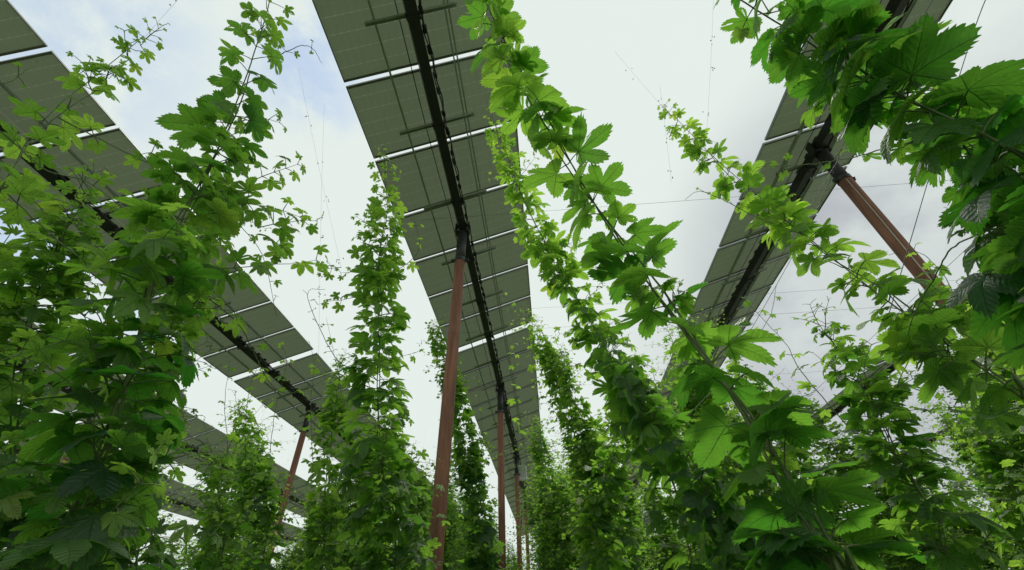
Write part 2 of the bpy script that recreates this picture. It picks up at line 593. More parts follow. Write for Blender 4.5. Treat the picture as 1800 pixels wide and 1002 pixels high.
    def runner(self, pts, size, age, gap=0.16, r=0.0022):
        """a long thin shoot reaching through the air along the given points, a pair of small leaves here and there"""
        g = self.g
        P = smooth_path([np.array(p) for p in pts], 40)
        P = P + np.cumsum(g.normal(size=P.shape) * 0.0012, axis=0)
        self.tube(P, np.linspace(r, r * 0.45, len(P)))
        s = np.concatenate([[0], np.cumsum(np.linalg.norm(np.diff(P, axis=0), axis=1))])
        q, a = gap * 0.6, g.uniform(0, 6)
        while q < s[-1]:
            c = np.array([np.interp(q, s, P[:, k]) for k in range(3)])
            f = q / s[-1]
            for sg in (0, math.pi):
                if g.random() < 0.8:
                    self.leaf(c, np.array([math.cos(a + sg), math.sin(a + sg), 0.2]), size * (1 - 0.6 * f) * g.uniform(0.6, 1.1), age, 0.03)
            q += gap * g.uniform(0.6, 1.5) * (1 - 0.4 * f)
            a += 1.4

    def string(self, a, b, scraps=0):
        """twine from a to b with dried leaf scraps caught on it"""
        a, b = np.array(a, float), np.array(b, float)
        t = np.linspace(0, 1, 14)[:, None]
        P = a + (b - a) * t
        P = P + np.sin(t * math.pi) * np.array([0, 0, -0.012]) * np.linalg.norm(b - a)
        self.tube(P, 0.0004, twine=True)
        g = self.g
        for i in range(scraps):
            c = a + (b - a) * g.uniform(0.03, 0.97)
            for j in range(g.integers(1, 4)):
                c2 = c + g.normal(size=3) * 0.012
                dv = g.normal(size=3)
                dv[2] -= 1.0
                dv *= g.uniform(0.006, 0.016) / np.linalg.norm(dv)
                self.tube(np.array([c2, c2 + dv * 0.5 + g.normal(size=3) * 0.002, c2 + dv]), np.array([0.0006, 0.003, 0.0007]), twine=True)

    def meshes(self, name):
        out = {}
        T = TPL[self.lod]
        Vs, Ls, Ss, Us, Ag, Rn = [], [], [], [], [], []
        vo = lo = 0
        for (base, ax, n, size, age, dr) in self.leaves:
            # very small leaves are the deeply cut young ones
            ti = int(np.clip(self.g.normal() * 1.3 + 5.4 - 3.6 * age, 0, 6) + 0.5) * 3 + int(self.g.integers(0, 3))
            V, loops, starts, uv = T[ti]
            sc = size * 0.70
            r2 = V[:, 0] ** 2 + V[:, 1] ** 2
            Z = V[:, 2] - dr * r2 + (0.25 - 0.5 * self.g.random()) * V[:, 0] * V[:, 1] * 0.6
            Z = Z - self.g.uniform(0, 0.35) * V[:, 1] ** 2
            b = np.cross(n, ax)
            Z = Z + self.g.normal() * 0.16 * V[:, 0] * np.abs(V[:, 0]) + self.g.normal() * 0.05 * np.sin(4 * V[:, 0] + 6 * self.g.random())
            Q = base + sc * (V[:, :1] * ax + V[:, 1:2] * b * self.g.uniform(0.85, 1.08) + Z[:, None] * n)
            Vs.append(Q)
            Ls.append(loops + vo)
            Ss.append(starts + lo)
            Us.append(uv)
            Ag.append(np.full(len(V), age))
            Rn.append(np.full(len(V), self.g.random()))
            vo += len(V)
            lo += len(loops)
        if Vs:
            out['leaves'] = fast_mesh('leaves', np.concatenate(Vs), np.concatenate(Ls), np.concatenate(Ss), [M['leaf']],
                                      np.concatenate(Us), {'age': np.concatenate(Ag), 'rnd': np.concatenate(Rn)})
        for key, lst, mt in (('bine', self.tubes, M['bine']), ('twine', self.twine, M['string'])):
            if not lst:
                continue
            V = np.concatenate([v for v, f in lst])
            off = np.cumsum([0] + [len(v) for v, f in lst])[:-1]
            F = np.concatenate([f + o for (v, f), o in zip(lst, off)])
            out[key] = fast_mesh(key, V, F.ravel(), np.arange(len(F)) * 4, [mt])
        return out


def smooth_path(pts, n=60, wob=0.0, seed=0):
    """Catmull-Rom through the points"""
    P = np.array(pts, float)
    P = np.concatenate([[2 * P[0] - P[1]], P, [2 * P[-1] - P[-2]]])
    out = []
    k = len(P) - 3
    for i in range(k):
        p0, p1, p2, p3 = P[i:i + 4]
        for t in np.linspace(0, 1, max(3, n // k), endpoint=(i == k - 1)):
            out.append(0.5 * ((2 * p1) + (-p0 + p2) * t + (2 * p0 - 5 * p1 + 4 * p2 - p3) * t * t + (-p0 + 3 * p1 - 3 * p2 + p3) * t ** 3))
    out = np.array(out)
    if wob:
        g = np.random.default_rng(seed)
        f = np.linspace(0, 1, len(out))
        for a in range(2):
            out[:, a] += wob * np.sin(f * g.uniform(8, 16) + g.uniform(0, 6))
    return out


def place_hop(hop, base, label, group='hop plants climbing their strings'):
    """links one plant: an Empty at its foot, its leaves, bine and twine as parts"""
    root = empty('hop_plant', base, label, 'hop plant', group)
    me = hop.meshes('hop')
    for key in ('leaves', 'bine', 'twine'):
        if key in me:
            o = obj(key, me[key], root)
            o.location = tuple(-float(c) for c in base)
    return root


def near_hop(px, label, seed, size, age, lod='near', string_to=None, scraps=6, extra=(), runners=(), base=None, droop=(0, 48), strings=(), **kw):
    """a plant whose bine runs through photo pixels (x, y, metres away), bottom first"""
    pts = [at(*p) for p in px]
    if base is None:
        foot = pts[0] + (pts[0] - pts[1]) * 0.5
        base = np.array([foot[0], foot[1], 0.0])
    base = np.array(base, float)
    path = smooth_path([base] + pts, 120, 0.008, seed)
    hop = Hop(seed, lod)
    hop.droop = droop
    hop.bine(path, size, age, **kw)
    for (pp_, sz, ag) in runners:
        hop.runner([at(*q) for q in pp_], sz, ag)
    for (q, d, ln, sz, ag) in extra:
        c = at(*q)
        hop.shoot(c, d, ln, sz, ag, gap=0.06)
    if string_to is not None:
        e = pts[-1]
        hop.string(e - (string_to - e) * 0.02, string_to, scraps)
    for (a_, b_, n_s) in strings:
        hop.string(at(*a_), at(*b_), n_s)
    return place_hop(hop, base, label, 'tall hop plants around the camera')


# ------------------------------------------------------------------ the ground
gm = MB()
n_ = 24
gs = [-1500, -400, -120, -60] + list(np.linspace(-40, 60, n_)) + [120, 400, 1500]
gx = [-1500, -400, -120, -60] + list(np.linspace(-40, 40, n_)) + [60, 120, 400, 1500]
rg = np.random.default_rng(3)
for yv in gs:
    for xv in gx:
        gm.V.append((xv, yv, 0.0 - abs(rg.normal()) * 0.02))
nx = len(gx)
for j in range(len(gs) - 1):
    for i in range(nx - 1):
        gm.F.append((j * nx + i, j * nx + i + 1, (j + 1) * nx + i + 1, (j + 1) * nx + i))
ground = gm.build('ground', M['grass'])
ground['kind'] = 'structure'

# ------------------------------------------------------------------ solar trackers and posts
H = 5.7                                   # tube height above the camera
ZT = CAM_H + H
TILT = math.radians(18.5)
AX = np.array([math.cos(TILT), 0, math.sin(TILT)])      # across a row, rising to the right
AY = np.array([0, 1.0, 0])
AN = np.array([-math.sin(TILT), 0, math.cos(TILT)])
AXES = [AX, AY, AN]
PITCH, MODW, MODL = 1.14, 1.083, 2.28
CEN = 0.10                                # the modules sit a little to the right of the tube


def tracker(x, y0, first, n, gaps, label, rail0=1.82, cable=True):
    """first: y of one seam; gaps: seam numbers where a wide gap follows"""
    root = empty('solar_tracker', (x, y0, ZT), label, 'solar panel row', 'rows of tilting solar panels')
    org = np.array([x, y0, ZT])

    def loc(u, y, w):                     # across, world y, above the tube axis
        return AX * u + AN * w + np.array([0, y - y0, 0])
    y = first
    lam_me = frm_me = jb_me = None
    k = 0
    y1 = y0
    for k in range(n):
        if k in gaps:
            y += 0.17
        yc = y + PITCH / 2
        y += PITCH
        if yc < y0 - 1:
            continue
        if lam_me is None:
            b = MB()
            b.box((0, 0, 0), (MODL - 0.02, MODW - 0.02, 0.006), None)
            lam_me = mesh_from('solar_panel', b.V, b.F, [M['glass']])
            uvl = lam_me.uv_layers.new(name='cells')
            for lp in lam_me.loops:
                c = lam_me.vertices[lp.vertex_index].co
                uvl.data[lp.index].uv = (c.x + 1.13, c.y + 0.56)
            b = MB()
            for sx in (-1, 1):
                b.box((sx * (MODL / 2 - 0.006), 0, -0.008), (0.012, MODW, 0.034))
                b.box((0, sx * (MODW / 2 - 0.006), -0.0085), (MODL - 0.026, 0.012, 0.033))
                b.box((0, sx * (MODW / 2 - 0.022), -0.0235), (MODL - 0.03, 0.020, 0.002))
            frm_me = mesh_from('panel_frame', b.V, b.F, [M['frame']])
            b = MB()
            b.box((-0.06, 0, -0.012), (0.06, 0.09, 0.016))
            jb_me = mesh_from('junction_box', b.V, b.F, [M['cable']])
        p = obj('solar_panel', lam_me, root)
        p.rotation_euler = (0, -TILT, 0)
        p.location = tuple(loc(CEN, yc, 0.150))
        q = obj('panel_frame', frm_me, p)
        for uu in (-0.3, 0.0, 0.3):
            q2 = obj('junction_box', jb_me, p)
            q2.location = (0, uu, 0)
        y1 = yc + PITCH / 2
    L = y1 - y0 + 0.6
    b = MB()
    b.box(loc(0, y0 + L / 2, 0), (0.135, L, 0.135), AXES)
    b.build('torque_tube', M['black'], root)
    for u in (-0.445, 0.445):
        b = MB()
        if u > 0:
            b.box(loc(u - 0.024, y0 + L / 2, 0.105), (0.014, L, 0.042), AXES)
            b.box(loc(u + 0.024, y0 + L / 2, 0.105), (0.014, L, 0.042), AXES)
        else:
            b.box(loc(u, y0 + L / 2, 0.105), (0.026, L, 0.046), AXES)
        b.build('purlin', M['zinc'], root)
    rail_me = clamp_me = None
    yr = rail0
    while yr < y1:
        if yr > y0:
            if rail_me is None:
                b = MB()
                b.box((0, -0.018, 0.0), (1.13, 0.008, 0.036))
                b.box((0, 0.018, 0.0), (1.13, 0.008, 0.036))
                b.box((0, 0, 0.020), (1.13, 0.050, 0.004))
                rail_me = mesh_from('cross_rail', b.V, b.F, [M['zinc']])
                b = MB()
                b.box((0, 0, -0.078), (0.17, 0.06, 0.012))
                for sx in (-1, 1):
                    b.box((sx * 0.078, 0, -0.01), (0.010, 0.06, 0.135))
                    b.tube([(sx * 0.074, 0, -0.12), (sx * 0.074, 0, -0.085)], 0.011, 6)
                clamp_me = mesh_from('tube_clamp', b.V, b.F, [M['black']])
            r_ = obj('cross_rail', rail_me, root)
            r_.rotation_euler = (0, -TILT, 0)
            r_.location = tuple(loc(0.0, yr, 0.054 + 0.04 - 0.04))
            c_ = obj('tube_clamp', clamp_me, r_)
            c_.location = (0, 0, -0.055)
        yr += 1.425
    if cable:
        g = np.random.default_rng(int(abs(x) * 100) + 5)
        b = MB()
        nn = int(L / 0.09)
        for s in range(2):
            P = [loc(0.10 + 0.018 * s + 0.012 * math.sin(i * 0.9 + s) + g.normal() * 0.006, y0 + i * 0.09,
                     -0.035 - 0.03 * abs(math.sin(i * 0.21 + s)) + g.normal() * 0.004) for i in range(nn)]
            b.tube(P, 0.009, 5)
        yy = y0
        while yy < y0 + L:
            yy += g.uniform(0.16, 0.42)
            b.box(loc(0.105, yy, -0.035), (0.045, g.uniform(0.05, 0.10), 0.055), AXES)
        b.build('cable_harness', M['cable'], root)
        b = MB()
        P = [loc(-0.16 + 0.01 * math.sin(i * 0.4), y0 + i * 0.25, 0.11 - 0.012 * abs(math.sin(i * 0.5))) for i in range(int(L / 0.25))]
        b.tube(P, 0.006, 4)
        b.build('string_cable', M['cable'], root)
    return root


TUBES = [-1.287 * H, -0.205 * H, 0.815 * H]
tracker(TUBES[1], -3.5, 2.45 - 5 * PITCH, 36, (11,), 'row of solar panels running overhead through the middle, between the two other near rows')
tracker(TUBES[0], -3.5, 1.93 - 5 * PITCH, 36, (12,), 'row of solar panels slanting over the left side behind the big dark hop plant', rail0=1.5)
tracker(TUBES[2], -3.5, 3.87 - 7 * PITCH, 36, (17,), 'row of solar panels over the right side, its near post leaning to the right edge', rail0=1.7)
tracker(-2.37 * H, -2.0, 1.2 - 3 * PITCH, 34, (13,), 'second row of solar panels out on the left, seen below the nearer left row', rail0=1.4)
tracker(-3.45 * H, -2.0, 1.6 - 3 * PITCH, 34, (14,), 'farthest row of solar panels low on the left behind the leaves', rail0=1.1)
tracker(1.86 * H, -2.0, 1.4 - 3 * PITCH, 34, (12,), 'row of solar panels seen almost edge-on at the right border', rail0=1.3)
tracker(2.92 * H, 4.0, 1.0, 28, (12,), 'farthest row of solar panels low on the right against grey cloud', rail0=1.3)


def post(x, y, label, bracket=False):
    root = empty('steel_post', (x, y, 0), label, 'post', 'rusty steel posts carrying the panel rows')
    zt = ZT - 0.16
    b = MB()
    zz = np.linspace(-0.05, zt - 0.62, 14)
    b.tube([(0, 0, z) for z in zz], 0.088, 28)
    b.build('pole', M['rust'], root, smooth=True)
    b = MB()                                     # dark sleeve with its flange
    b.tube([(0, 0, z) for z in (zt - 0.62, zt - 0.30, zt + 0.02)], 0.0845, 24)
    b.build('post_head', M['black'], root, smooth=True)
    b = MB()                                     # clamp ring with bolted ears
    b.tube([(0, 0, zt - 0.66), (0, 0, zt - 0.59)], 0.096, 24)
    for s in (-1, 1):
        b.box((s * 0.12, 0, zt - 0.625), (0.06, 0.03, 0.06))
        b.tube([(s * 0.13, -0.035, zt - 0.625), (s * 0.13, 0.035, zt - 0.625)], 0.012, 6)
    b.build('clamp', M['black'], root)
    b = MB()                                     # bearing saddle around the tube
    b.box((0, 0, zt + 0.04), (0.24, 0.14, 0.03))
    for s in (-1, 1):
        b.box((s * 0.118, 0, zt + 0.16), (0.018, 0.12, 0.22))
    for a in np.linspace(0, 2 * math.pi, 13)[:-1]:
        c = np.array([math.cos(a) * 0.115, 0, ZT + math.sin(a) * 0.115])
        t = np.array([-math.sin(a), 0, math.cos(a)])
        b.box(c, (0.062, 0.09, 0.018), [t, (0, 1, 0), (math.cos(a), 0, math.sin(a))])
    b.build('bearing', M['black'], root)
    if bracket:
        b = MB()
        b.tube([(-0.05 + 0.006 * math.sin(k_ * 0.8), -0.080, zt - 0.7 - k_ * 0.3) for k_ in range(20)], 0.006, 5)
        b.build('cable', M['zinc'], root)
        b = MB()
        z = bracket
        b.box((-0.05, -0.12, z), (0.30, 0.03, 0.035))
        b.box((-0.19, -0.12, z + 0.05), (0.03, 0.03, 0.10))
        b.tube([(-0.15, -0.14, z + 0.02), (-0.32, -0.18, z + 0.09), (-0.50, -0.2, z + 0.05)], 0.012, 6)
        b.build('bracket', M['box'], root)
    return root


POSTS = [
    (TUBES[1], 0.93, 'tall rust red steel post in the middle of the picture, nearest of its row'),
    (TUBES[1], 2.09, 'rusty steel post just beyond the tall middle one, half hidden by leaves'),
    (TUBES[1], 3.25, 'third rusty post of the middle row, beside the pale box under the tube'),
    (TUBES[1], 4.41, 'farthest visible post of the middle row, low between the hop plants'),
    (TUBES[2], 0.74, 'rust brown steel post slanting across the upper right in front of grey cloud'),
    (TUBES[0], 2.19, 'dark rusty post under the left row, standing out against white sky'),
    (TUBES[0], 3.35, 'far post of the left row behind tangled hop leaves'),
    (-2.37 * H, 2.0, 'post of the second left row deep in the foliage'),
    (1.86 * H, 1.6, 'post of the edge-on right row among the leaves'),
]
for (x, ky, lab) in POSTS:
    p_ = post(x, ky * H, lab, bracket=3.05 if lab.startswith('rust brown') else False)
    if lab.startswith('tall rust red'):
        p_.location.x -= 0.11                    # it stands a little out of plumb
        p_.rotation_euler.y = math.atan(0.11 / ZT)

# pale control box under the middle tube
cb = empty('control_box', (TUBES[1] + 0.22, 3.32 * H, ZT - 0.95), 'pale grey control box hanging under the middle tube beside a post', 'control box')
b = MB()
b.box((0, 0, 0.30), (0.34, 0.22, 0.62))
b.box((0, -0.118, 0.30), (0.30, 0.014, 0.56))
b.build('housing', M['box'], cb)
b = MB()
for i in range(4):
    b.box((-0.12 + i * 0.08, -0.132, 0.34), (0.02, 0.016, 0.44))
b.build('cooling_fins', M['zinc'], cb)
b = MB()
b.box((0, 0, -0.16), (0.30, 0.2, 0.24))
b.tube([(0.05, 0, -0.28), (0.06, 0.02, -0.6), (-0.1, 0.02, -1.2), (-0.16, 0.0, -1.8)], 0.025, 6)
b.build('motor_drive', M['black'], cb)
b = MB()
b.box((-0.1, 0, 0.72), (0.04, 0.06, 0.24))
b.box((0.1, 0, 0.72), (0.04, 0.06, 0.24))
b.build('hanger', M['zinc'], cb)

# ------------------------------------------------------------------ trellis wires
def wire(P, r, label, name='trellis_wire', cat='wire', group='wires of the hop trellis', sag=0.0):
    P = np.array(P, float)
    t = np.linspace(0, 1, 24)[:, None]
    if len(P) == 2:
        Q = P[0] + (P[1] - P[0]) * t
        Q[:, 2] -= (sag * 4 * t * (1 - t))[:, 0]
    else:
        Q = smooth_path(P, 40)
    b = MB()
    b.tube(Q - Q[0], r, 5)
    o = b.build(name, M['wire'], smooth=True)
    o.location = tuple(Q[0])
    tag(o, label, cat, group)
    return o


for i, (yy, zz, lab) in enumerate([
        (2.9, 4.9, 'thin cross wire low under the panels, nearest to the camera'),
        (5.0, 5.2, 'thin cross wire passing the head of the tall middle post'),
        (7.4, 5.1, 'thin cross wire some way beyond the tall middle post'),
        (4.3, 4.4, 'thin cross wire in front of the grey cloud on the right')]):
    wire([(TUBES[1], yy, zz), (16, yy, zz + 0.1)], 0.0014, lab, sag=0.10)
for x, zz, lab in [(2.6, 4.6, 'long thin wire running away over the right hand hop row'),
                   (3.9, 4.2, 'long thin wire beside the rust brown right post')]:
    wire([(x, -3, zz), (x, 30, zz)], 0.0019, lab, sag=0.15)
wire([at(1560, 560, 3.2), at(1700, 90, 3.4), at(1760, -60, 3.5)], 0.0022, 'slanting guy wire crossing the white sky in the upper right corner')
wire([at(1240, 720, 5.0), at(1420, 400, 4.4), at(1500, 210, 4.2)], 0.0022, 'slanting guy wire between the right row and its post')

# ------------------------------------------------------------------ tall hop plants around the camera
near_hop([(1560, 1130, 1.15), (1480, 1002, 1.2), (1330, 760, 1.3), (1220, 610, 1.42), (1090, 430, 1.6), (1000, 290, 1.75), (915, 140, 1.92), (858, 20, 2.02), (820, -70, 2.1)],
         'big leaved hop plant slanting from lower right to the top middle, thick twisted bine', 11,
         (0.16, 0.215), (1.2, 0.35), gap=0.095, pet=0.095, shoots=0.12, slen=(0.08, 0.16), thick=0.0062, strands=3, bare=0.7, double=0.35, droop=(-12, 38), gapf=-0.25, clump=0.2)
near_hop([(1225, 1010, 2.35), (1160, 800, 2.4), (1060, 600, 2.6), (960, 430, 2.9), (905, 320, 3.1), (868, 215, 3.3)],
         'slender hop plant with bright pointed tip, in front of the middle panel row', 12,
         (0.19, 0.15), (1.2, 0), gap=0.07, pet=0.12, shoots=0.5, slen=(0.15, 0.45), bare=0.9, double=0.6, clump=0.2,
         string_to=at(800, 20, 4.6), scraps=2)
near_hop([(690, 1010, 2.4), (668, 850, 2.4), (664, 700, 2.5), (665, 560, 2.6), (665, 460, 2.72), (680, 370, 2.85), (674, 285, 3.0)],
         'upright hop plant against white sky left of the middle post', 13,
         (0.215, 0.12), (1.25, 0.1), gap=0.04, pet=0.15, shoots=0.95, slen=(0.25, 0.6), bare=0.9, double=0.85, gapf=-0.2, dfade=0.5, sfade=0.95, clump=0.08,
         string_to=at(690, -60, 4.4), scraps=3, strings=[((600, 470, 2.7), (525, 120, 3.4), 7), ((560, 640, 2.6), (570, 180, 3.4), 6)],
         extra=[((600, 470, 2.7), (-0.6, 0, 0.1), 0.12, 0.09, 0.2), ((640, 520, 2.65), (-0.8, 0.1, 0.2), 0.26, 0.10, 0.3)],
         runners=[([(660, 640, 2.5), (600, 640, 2.5), (555, 560, 2.5), (545, 515, 2.55), (575, 512, 2.6)], 0.03, 0.2),
                  ([(690, 480, 2.7), (735, 440, 2.7), (728, 380, 2.75), (720, 395, 2.75)], 0.09, 0.1)])
near_hop([(2150, 560, 1.15), (1950, 400, 1.15), (1790, 290, 1.2), (1610, 180, 1.27), (1490, 115, 1.33), (1380, 50, 1.42), (1270, -25, 1.5)],
         'hop plant with very large dark leaves arching over the upper right corner', 14,
         (0.135, 0.16), (1.1, 0.75), gap=0.052, pet=0.105, shoots=0.2, slen=(0.08, 0.2), thick=0.006, strands=2, bare=1.6, double=0.65, base=(1.5, 0.5, 0), gapf=-0.1, droop=(-10, 38), clump=0.15,
         runners=[([(1700, 230, 1.25), (1560, 260, 1.4), (1450, 290, 1.6), (1330, 300, 1.8)], 0.09, 0.15),
                  ([(1800, 390, 1.3), (1690, 430, 1.4), (1630, 520, 1.5), (1600, 600, 1.6)], 0.10, 0.2)])
near_hop([(1900, 790, 1.5), (1790, 698, 1.58), (1680, 621, 1.72), (1570, 533, 1.9), (1455, 452, 2.15), (1408, 411, 2.25), (1299, 323, 2.5), (1180, 205, 2.85)],
         'leaning hop plant with pale yellow green tip in front of the right panel row', 15,
         (0.15, 0.14), (1.15, 0.02), gap=0.08, pet=0.085, shoots=0.35, slen=(0.1, 0.24), thick=0.0045, bare=1.2, double=0.35, gapf=-0.2,
         string_to=at(1080, 90, 3.6), scraps=4, strings=[((1240, 265, 2.7), (1255, -30, 3.6), 6), ((1180, 320, 2.6), (1160, 150, 3.2), 5)],
         runners=[([(1408, 411, 2.25), (1330, 385, 2.3), (1270, 355, 2.35), (1230, 340, 2.4), (1205, 355, 2.4)], 0.06, 0.1)])
near_hop([(70, 1100, 1.5), (120, 940, 1.5), (180, 800, 1.52), (235, 620, 1.6), (268, 480, 1.7), (315, 390, 1.8), (365, 300, 1.95), (410, 200, 2.1), (445, 90, 2.25), (480, -20, 2.4)],
         'massive dark hop plant filling the left side, its top reaching the upper edge', 16,
         (0.175, 0.135), (1.25, 0.5), gap=0.027, pet=0.145, shoots=0.55, slen=(0.15, 0.42), thick=0.006, strands=3, bare=0.9, double=1.0, gapf=0.9, dfade=1.15, clump=0.1,
         extra=[((455, 400, 2.0), (0.5, 0, 0.3), 0.22, 0.12, 0.3), ((470, 420, 2.1), (0.7, 0, -0.4), 0.10, 0.11, 0.4), ((160, 470, 1.7), (0.6, 0, 0.1), 0.35, 0.16, 0.3),
                ((330, 480, 1.8), (0.5, 0.2, 0.3), 0.4, 0.15, 0.4), ((440, 320, 2.1), (0.5, 0, 0.5), 0.2, 0.12, 0.1), ((370, 370, 1.9), (0.6, 0, 0.4), 0.30, 0.13, 0.3)],
         runners=[([(470, 110, 2.25), (505, 92, 2.25), (545, 85, 2.3), (566, 116, 2.3)], 0.045, 0.3),
                  ([(240, 1000, 1.55), (240, 860, 1.58), (242, 740, 1.6), (250, 690, 1.6)], 0.07, 0.2),
                  ([(330, 500, 1.75), (420, 570, 1.9), (500, 690, 2.1), (620, 640, 2.3)], 0.08, 0.15),
                  ([(290, 610, 1.65), (310, 540, 1.7), (328, 505, 1.7)], 0.05, 0.1)])
near_hop([(-160, 900, 1.9), (-120, 620, 1.9), (-40, 400, 1.95), (40, 275, 2.05), (110, 205, 2.15), (180, 140, 2.3), (255, 65, 2.5)],
         'light green hop plant leaning in from the left edge below the first panels', 17,
         (0.145, 0.1), (0.65, 0.1), gap=0.06, pet=0.08, shoots=0.55, slen=(0.12, 0.34), thick=0.004, bare=1.2, double=0.6, gapf=0.3, dfade=0.8,
         string_to=at(330, -20, 3.0), scraps=2,
         runners=[([(-20, 215, 2.0), (80, 300, 1.95), (170, 330, 1.9), (300, 430, 1.85), (400, 480, 1.9)], 0.10, 0.15),
                  ([(100, 205, 2.1), (240, 280, 2.05), (330, 330, 2.0), (450, 440, 2.1), (480, 560, 2.2)], 0.09, 0.2),
                  ([(-30, 300, 1.8), (100, 420, 1.75), (180, 470, 1.7), (255, 440, 1.7)], 0.10, 0.1),
                  ([(-20, 150, 2.0), (20, 140, 2.05), (60, 105, 2.1)], 0.04, 0.2)])
near_hop([(10, 1080, 2.0), (20, 850, 2.0), (40, 640, 2.05), (70, 500, 2.1), (110, 400, 2.2), (150, 320, 2.35)],
         'dark hop plant at the left border behind the massive one', 18,
         (0.16, 0.11), (1.15, 0.35), gap=0.042, pet=0.11, shoots=0.55, slen=(0.18, 0.5), bare=0.8, double=0.6)
near_hop([(200, 1080, 2.3), (215, 900, 2.3), (245, 720, 2.4), (300, 580, 2.5), (355, 470, 2.6), (410, 380, 2.8)],
         'hop plant with light shoots just right of the massive dark one', 19,
         (0.17, 0.1), (0.9, 0.15), gap=0.045, pet=0.09, shoots=0.6, slen=(0.2, 0.55), bare=0.9, double=0.6)
near_hop([(1930, 1000, 2.3), (1880, 800, 2.4), (1830, 640, 2.6), (1790, 540, 2.8), (1755, 470, 2.9)],
         'hop plant with light leaves at the right border beside the rust brown post', 20,
         (0.15, 0.1), (0.85, 0.1), lod='mid', gap=0.065, pet=0.09, shoots=0.7, slen=(0.25, 0.6), bare=0.9, double=0.4,
         runners=[([(1760, 640, 2.6), (1700, 560, 2.6), (1650, 470, 2.7), (1600, 440, 2.8), (1560, 450, 2.8)], 0.11, 0.05), ([(1800, 520, 2.6), (1740, 420, 2.7), (1690, 380, 2.8), (1660, 360, 2.8)], 0.12, 0.08)])
near_hop([(1700, 1080, 2.0), (1640, 900, 2.0), (1560, 760, 2.1), (1490, 640, 2.3), (1440, 560, 2.5)],
         'dark hop plant low on the right, below the leaning pale tipped one', 21,
         (0.165, 0.1), (1.15, 0.4), gap=0.052, pet=0.11, shoots=0.5, slen=(0.18, 0.4), bare=0.8, double=0.5,
         runners=[([(1500, 760, 2.3), (1400, 640, 2.4), (1380, 600, 2.5), (1310, 520, 2.6)], 0.10, 0.1), ([(1560, 720, 2.2), (1600, 620, 2.3), (1640, 560, 2.4), (1700, 520, 2.5)], 0.11, 0.1)])
near_hop([(1330, 1080, 1.9), (1270, 930, 1.95), (1200, 800, 2.0), (1110, 690, 2.2), (1060, 600, 2.4)],
         'dark hop plant with drooping leaves under the big slanting one', 22,
         (0.165, 0.14), (1.15, 0.6), gap=0.06, pet=0.11, shoots=0.3, slen=(0.1, 0.3), bare=0.8, double=0.5, droop=(15, 75),
         runners=[([(1180, 760, 2.1), (1290, 640, 2.3), (1350, 560, 2.5), (1365, 500, 2.6)], 0.10, 0.08)])
near_hop([(850, 1010, 7.0), (838, 900, 7.0), (820, 790, 7.1), (800, 700, 7.3), (772, 610, 7.6), (762, 570, 7.8)],
         'hop plant directly behind the tall middle post with thin tip', 23,
         (0.27, 0.17), (1.0, 0.3), lod='mid', gap=0.06, pet=0.2, shoots=1.0, slen=(0.3, 0.8), bare=1.2, double=0.8)
near_hop([(1050, 1010, 4.2), (1035, 880, 4.2), (1010, 760, 4.3), (968, 640, 4.6), (928, 555, 4.9)],
         'bright yellow green hop plant covering the right edge of the middle panels', 24,
         (0.165, 0.12), (0.5, 0.0), lod='mid', gap=0.05, pet=0.13, shoots=1.0, slen=(0.2, 0.5), bare=1.0, double=0.8,
         runners=[([(910, 780, 4.2), (905, 650, 4.2), (897, 545, 4.3)], 0.12, 0.02), ([(950, 720, 4.0), (930, 600, 4.1), (905, 540, 4.1), (880, 520, 4.2)], 0.10, 0.05), ([(850, 780, 4.3), (842, 700, 4.3), (838, 660, 4.3)], 0.05, 0.1)])
near_hop([(560, 1010, 4.0), (570, 880, 4.0), (580, 780, 4.1), (592, 690, 4.3), (600, 640, 4.4)],
         'yellow green hop plant between the left post and the upright one', 25,
         (0.175, 0.12), (0.7, 0.0), lod='mid', gap=0.052, pet=0.13, shoots=0.9, slen=(0.2, 0.55), bare=1.0, double=0.8,
         runners=[([(550, 840, 3.8), (546, 720, 3.8), (552, 640, 3.8), (545, 600, 3.8)], 0.13, 0.02), ([(610, 800, 4.0), (600, 690, 4.0), (575, 560, 4.0)], 0.12, 0.05)])
near_hop([(1110, 1010, 4.0), (1080, 900, 4.0), (1040, 780, 4.1), (1000, 680, 4.3), (985, 620, 4.5)],
         'hop plant filling the gap behind the slender bright tipped one', 26,
         (0.195, 0.12), (0.9, 0.2), lod='mid', gap=0.052, pet=0.13, shoots=0.9, slen=(0.2, 0.5), bare=1.0, double=0.8)
near_hop([(460, 1010, 4.6), (455, 900, 4.6), (440, 800, 4.8), (420, 720, 5.0)],
         'dark leafy hop plant in front of the dark rusty post', 27,
         (0.20, 0.13), (1.0, 0.35), lod='mid', gap=0.05, pet=0.14, shoots=1.0, slen=(0.25, 0.7), bare=1.0, double=0.8,
         runners=[([(430, 830, 3.6), (436, 700, 3.5), (470, 600, 3.5)], 0.12, 0.05), ([(470, 860, 3.5), (480, 740, 3.4), (500, 640, 3.4), (490, 600, 3.4)], 0.13, 0.05), ([(400, 800, 3.8), (396, 700, 3.8), (405, 640, 3.8)], 0.10, 0.1)])
near_hop([(1450, 1010, 3.4), (1400, 860, 3.4), (1340, 730, 3.6), (1290, 640, 3.8)],
         'leafy hop plant behind the big slanting one, under the right panel row', 28,
         (0.20, 0.12), (1.0, 0.3), lod='mid', gap=0.05, pet=0.13, shoots=0.9, slen=(0.25, 0.6), bare=1.0, double=0.8)

